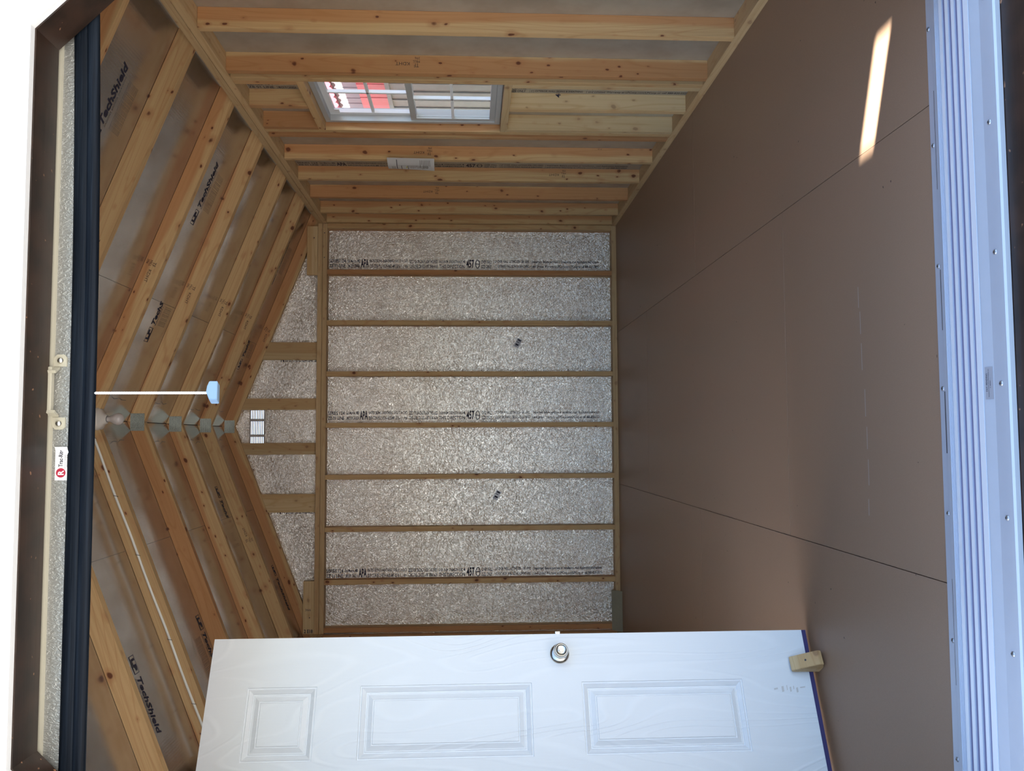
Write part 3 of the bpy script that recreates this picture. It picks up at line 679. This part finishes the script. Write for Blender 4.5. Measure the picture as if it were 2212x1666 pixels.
# maker's sticker on the curtain, one corner peeling
stk = thing('curtain_sticker', (-5.45, 76.95, 82.2), 'white sticker with a red round logo on the embossed curtain strip', 'sticker')
bm = bmesh.new(); nx, nz = 16, 8; G = {}
for i in range(nx+1):
    for j in range(nz+1):
        a, b = i/nx, j/nz; x = -6.95+3.0*a; z = 82.25+1.3*b
        cxy = max(0, (a-.62)/.38)*1.0 + max(0, (.75-b)/.75)*.6 - .75
        G[i, j] = bm.verts.new((x, 76.96 - max(0, cxy)*.35, z + max(0, cxy)*.18))
for i in range(nx):
    for j in range(nz): bm.faces.new((G[i, j], G[i+1, j], G[i+1, j+1], G[i, j+1]))
emit('label_sheet', bm, 'sticker_white', stk, Matrix.Identity(4), True)
bm = bmesh.new(); lathe(bm, ((0, 0), (.42, 0)), lambda a, b, h: (a, b, 0), 28)
emit('printed_logo', bm, 'sticker_red', stk, frame((-6.28, 76.94, 83.02), (1, 0, 0), (0, 0, 1)))
words('printed_logo', 'R', (-6.47, 76.93, 82.75), (1, 0, 0), (0, 0, 1), .52, .42, stk, 'sticker_white', .01, .03)
words('printed_logo', 'Trac-Rite', (-5.75, 76.94, 82.86), (1, 0, 0), (0, 0, 1), .38, 1.55, stk, 'ink', .01, .015)
for i in range(2): words('fine_print', 'www.tracrite.com  800 448 8979', (-5.95+.2*i, 76.94, 82.62-.16*i), (1, 0, 0), (0, 0, 1), .08, 1.3, stk, 'ink_soft', .01)

# pull rope with its handle
pr = thing('pull_rope', (.9, 77, 69.1), 'white twisted pull rope hanging from the roll-up door seal', 'rope')
bm = bmesh.new()
for ph in (0, 2.094, 4.189):
    pts = []
    for i in range(121):
        z = 80.5 - 10.8*i/120; a = ph + i*.85
        pts.append((.9+.055*math.cos(a), 77.0+.055*math.sin(a), z))
    tube(bm, pts, .075, 7)
emit('rope', bm, 'rope', pr, Matrix.Identity(4), True)
hf = Matrix.Translation(Vector((.92, 77, 69.1))*I) @ Matrix.Rotation(math.radians(28), 4, 'Z')
bm = bmesh.new(); prism(bm, [(-.95, 0), (1.0, .25), (1.0, 1.0), (.45, 1.1), (-.1, 1.12), (-.95, .72)], lambda a, b, d: (a, d, b), -.42, .42)
bmesh.ops.bevel(bm, geom=bm.edges[:], offset=.05, segments=2, affect='EDGES')
emit('rope_handle', bm, 'handle_plastic', pr, hf)

# threshold
th = thing('threshold', (1, 74, 0), 'ribbed aluminium ramp threshold across the door opening', 'threshold')
prof = [(79.62, .02), (79.55, .10), (78.35, .12), (78.28, .30), (77.75, .36)]
for y in (77.6, 77.38, 77.16, 76.94): prof += [(y, .38), (y-.05, .31), (y-.10, .31), (y-.15, .38)]
y = 76.6
for i in range(4):
    prof += [(y, .38), (y, .52), (y-.5, .52), (y-.5, .38)]; y -= 1.0
prof += [(72.75, .38), (72.75, .50), (72.0, .50), (71.95, .40), (71.9, .40), (71.86, .50), (71.7, .46), (70.8, .20), (69.5, .12), (69.1, .08), (68.98, -.1), (68.95, -.5), (69.1, -.5), (79.6, -.0)]
bm = bmesh.new(); x0, x1 = JX0+.05, JX1+6
A = [bm.verts.new((x0, a, b)) for a, b in prof]; B = [bm.verts.new((x1, a, b)) for a, b in prof]
for i in range(len(prof)-1):
    f_ = bm.faces.new((A[i], B[i], B[i+1], A[i+1]))
    (ya, za), (yb, zb) = prof[i], prof[i+1]
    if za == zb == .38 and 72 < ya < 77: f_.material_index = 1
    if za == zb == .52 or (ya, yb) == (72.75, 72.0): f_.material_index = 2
emit('ribbed_plate', bm, ['aluminium', 'aluminium_groove_shade', 'aluminium_sky_lit'], th, Matrix.Identity(4))
patch('plate_gap', (1, 78.4, .14), (1, 0, 0), (0, 1, 0), [(-35, 36, 0, .05), (6, 12, .05, .25), (-6, .0, .05, .3), (-28, -18, .05, .2), (20, 30, .02, .22)], th, 'screw_recess', .01)
for x, y, z in ((24.5, 70.1, .17), (12.8, 70.05, .17), (1.2, 69.95, .17), (-10.4, 69.9, .17), (-21.9, 69.9, .17), (36, 70.2, .17), (-33, 69.9, .17), (37.6, 79.2, .12), (25.6, 79.1, .12), (13.4, 79.0, .12), (1.3, 79.0, .12), (-10.8, 78.9, .12), (-22.9, 78.9, .12), (-34, 78.9, .12)):
    f_ = Matrix.Translation(Vector((x, y, z))*I)
    bm = bmesh.new(); lathe(bm, ((.24, -.02), (.22, .03), (.17, .08), (.08, .10), (0, .10)), lambda a, b, h: (a, b, h), 16); sc = emit('screw', bm, 'screw_metal', th, f_, True)
    bm = bmesh.new(); cube(bm, -.10, .10, -.025, .025, .09, .115); cube(bm, -.025, .025, -.10, .10, .09, .115); emit('screw_recess', bm, 'screw_recess', sc, f_)
lab = bmesh.new()
n_ = (Vector((0, 70.8-71.7, .20-.46))).normalized()
bm = bmesh.new(); cube(bm, -.1, 2.75, -.80, -.02, 0, .015); lf = frame((0, 71.68, .47), (1, 0, 0), (0, 1, .28))
lb = emit('makers_label', bm, 'clear_label', th, lf)
for s_, o_, h_, l_ in (('PAT. PENDING', .6, .17, 1.6), ('PRODUCTS FROM MANUFACTURING, INC', .1, .10, 2.5), ('1-800-555-1234'.replace('555-1234', '...'), .9, .08, .9)):
    yy_ = {0.6: -.25, 0.1: -.42, 0.9: -.57}[o_]
    words('fine_print', s_, WM[lb] @ Vector((o_*I, yy_*I, .02*I))/I, (1, 0, 0), (0, 1, .28), h_, l_, lb, 'ink', .01)

# ------------------------------------------------------------------ small things
# bulb in its holder on the rafter by the ridge
bu = thing('ceiling_lamp', (RIDGE_X, 167.1, 114.4), 'unlit round bulb in a porcelain holder under the ridge rafter', 'lamp')
bm = bmesh.new(); lathe(bm, ((2.25, 119.4), (2.3, 119.0), (2.0, 118.5), (1.1, 118.0), (.95, 117.6), (.8, 117.5), (0, 117.5)), lambda a, b, h: (RIDGE_X+a, 166.9+b, h), 30); emit('lamp_holder', bm, 'porcelain', bu, Matrix.Identity(4), True)
bm = bmesh.new(); lathe(bm, ((.55, 117.5), (.55, 117.1), (.62, 116.8), (.85, 116.4), (1.12, 115.9), (1.2, 115.45), (1.1, 114.95), (.8, 114.6), (.4, 114.42), (0, 114.38)), lambda a, b, h: (RIDGE_X+a, 166.9+b, h), 30); emit('light_bulb', bm, 'bulb_glass', bu, Matrix.Identity(4), True)
bm = bmesh.new(); lathe(bm, ((.62, 117.52), (.64, 117.45), (.62, 117.38)), lambda a, b, h: (RIDGE_X+a, 166.9+b, h), 24); emit('socket_ring', bm, 'staple_metal', bu, Matrix.Identity(4))
# cable stapled to the rafter face
cb = thing('electrical_cable', (-28, 166.2, 108), 'white flat cable stapled along the face of a left slope rafter', 'cable')
bm = bmesh.new(); pts = [(-1.0, 166.2, 120.2)] + [(x, 166.2, roofz(x, 1.75+.06*math.sin(x*.35))) for x in [-2.5-2*i for i in range(31)]]
tube(bm, pts, .24, 8, .5); emit('cable_run', bm, 'cable_sheath', cb, Matrix.Identity(4), True)
for x in (-2.9, -14.2, -25.6, -41.8, -54.0):
    bm = bmesh.new(); z = roofz(x, 1.75)
    tube(bm, [(x-.12, 166.32, z-.42), (x, 166.02, z-.36), (x+.1, 166.0, z+.3), (x+.16, 166.32, z+.46)], .05, 6); emit('cable_staple', bm, 'staple_metal', cb, Matrix.Identity(4))
# notice pinned between two studs
pn = thing('paper_notice', (XR-.2, 200.6, 55), 'curled white paper notice pinned across two studs of the right wall', 'paper')
def pap(a, b):   # a: 0..1 front to back, b: 0..1 bottom to top
    return (XR-.35-.7*math.sin(a*math.pi)*(.6+.4*b)-.35*(1-b)**2*a, 196.6+8.2*a+.4*(1-b), 55.0+11.3*b+.25*a)
bm = bmesh.new(); G = {(i, j): bm.verts.new(pap(i/10, j/12)) for i in range(11) for j in range(13)}
for i in range(10):
    for j in range(12): bm.faces.new((G[i, j], G[i+1, j], G[i+1, j+1], G[i, j+1]))
sh = emit('paper_sheet', bm, 'paper', pn, Matrix.Identity(4), True)
def line(a0, a1, b0, b1, mat, n=6):
    bm = bmesh.new()
    for i in range(n):
        q = []
        for a, b in ((a0+(a1-a0)*i/n, b0), (a0+(a1-a0)*(i+1)/n, b0), (a0+(a1-a0)*(i+1)/n, b1), (a0+(a1-a0)*i/n, b1)):
            p = Vector(pap(a, b)); q.append(bm.verts.new((p.x-.04, p.y, p.z)))
        bm.faces.new(q)
    emit('printed_line', bm, mat, sh, Matrix.Identity(4))
line(.08, .90, .795, .81, 'ink'); line(.45, .92, .70, .713, 'ink'); line(.45, .92, .56, .573, 'ink'); line(.44, .45, .35, .79, 'ink_soft', 1); line(.5, .68, .585, .605, 'yellow_mark')
for i in range(12): line(.45, .62+.2*random.random(), .52-.034*i, .53-.034*i, 'ink_soft', 3)
for i in range(7): line(.1, .35+.4*random.random(), .30-.034*i, .309-.034*i, 'ink_soft', 3)
for i in range(3): line(.5, .9, .84+.03*i, .85+.03*i, 'ink_soft', 3)
# two small inspection labels on the foil
for x, z, lb_ in ((27.0, 31.3, 'small grey printed label on the foil, right half of the back wall'), (-21.1, 38.1, 'small grey printed label on the foil, left half of the back wall')):
    o = thing('foil_label', (x, YS-.05, z-1.4), lb_, 'label', 'inspection labels on the foil')
    ang = math.radians(28); bs = Vector((-math.sin(ang), 0, -math.cos(ang))) ; us = Vector((math.cos(ang), 0, -math.sin(ang)))
    f_ = frame((x, YS-.04, z), bs, us)
    bm = bmesh.new(); cube(bm, -.85, .85, -1.5, 1.5, 0, .02); emit('label_film', bm, 'clear_label', o, f_)
    bm = bmesh.new()
    for r_ in ((-.55, .55, .75, 1.25), (-.6, .35, .3, .45), (-.6, .3, .08, .2), (-.6, .2, -1.15, -1.0), (-.55, .5, -.85, -.3)): cube(bm, r_[0], r_[1], r_[2], r_[3], .02, .03)
    emit('label_print', bm, 'ink', o, f_)

# ------------------------------------------------------------------ outside
gd = struct('ground', (0, 0, -12), 'pale gravel ground outside')
bm = bmesh.new(); cube(bm, -1500, 1500, -1500, 1500, -16, -12); emit('gravel_bed', bm, 'gravel', gd, Matrix.Identity(4))
nb = thing('red_shed', (100, 240, -12), 'red ribbed shed standing close outside the right window', 'shed')
X9 = 94.0
def wallstrip(name, z0, z1, mat, ribs=0, xo=0.0, ya=150, yb=420, pitch=3.0, rw=.35, rd_=.4):
    bm = bmesh.new(); cube(bm, X9-xo, X9+6, ya, yb, z0, z1)
    if ribs:
        y = ya+1
        while y < yb: cube(bm, X9-xo-rd_, X9-xo, y, y+rw, z0, z1); y += pitch
    return emit(name, bm, mat, nb, Matrix.Identity(4))
wallstrip('wall_board', 77.5, 87.5, 'neighbour_white', 1, 0, pitch=3.6, rw=.22, rd_=.12)
wallstrip('red_band', 69.8, 77.5, 'red_siding', 1, .5, pitch=9, rw=.25, rd_=.15)
wallstrip('skirt_trim', 68.6, 69.8, 'neighbour_grey', 0, .7)
wallstrip('skirt_wall', -12, 68.6, 'neighbour_grey', 1, .2, pitch=5.5, rw=.5, rd_=.35)
bm = bmesh.new(); y = 150
while y < 420:
    prism(bm, [(y, 84.9), (y+.4, 84.5), (y+1.75, 84.15), (y+3.1, 84.5), (y+3.5, 84.9), (y+3.5, 88.8), (y, 88.8)], lambda a, b, d: (d, a, b), X9-1.2, X9-.2); y += 3.5
emit('scalloped_eave', bm, 'red_trim', nb, Matrix.Identity(4))
bm = bmesh.new(); prism(bm, [(X9-1.4, 88.8), (X9+60, 119), (X9+60, 121), (X9-1.4, 90.5)], lambda a, b, d: (a, d, b), 148, 422)
emit('shed_roof', bm, 'red_siding', nb, Matrix.Identity(4))
nl2 = thing('sun_blocker_shed', (-160, 160, -12), 'unseen pale shed added beyond the side door to block the low sun', 'shed')  # added out of view to cut low sun and trim the floor patch
bm = bmesh.new(); prism(bm, [(-126, -12), (-126, 112.8), (-180, 140), (-234, 112.8), (-234, -12)], lambda a, b, d: (a, d, b), 114, 196); emit('shed_walls', bm, 'blocker_pale', nl2, Matrix.Identity(4))
bm = bmesh.new(); prism(bm, [(-124, 111.5), (-124, 114.4), (-180, 142.5), (-236, 114.4), (-236, 111.5), (-180, 140)], lambda a, b, d: (a, d, b), 110, 200); emit('shed_roof', bm, 'shingle', nl2, Matrix.Identity(4))
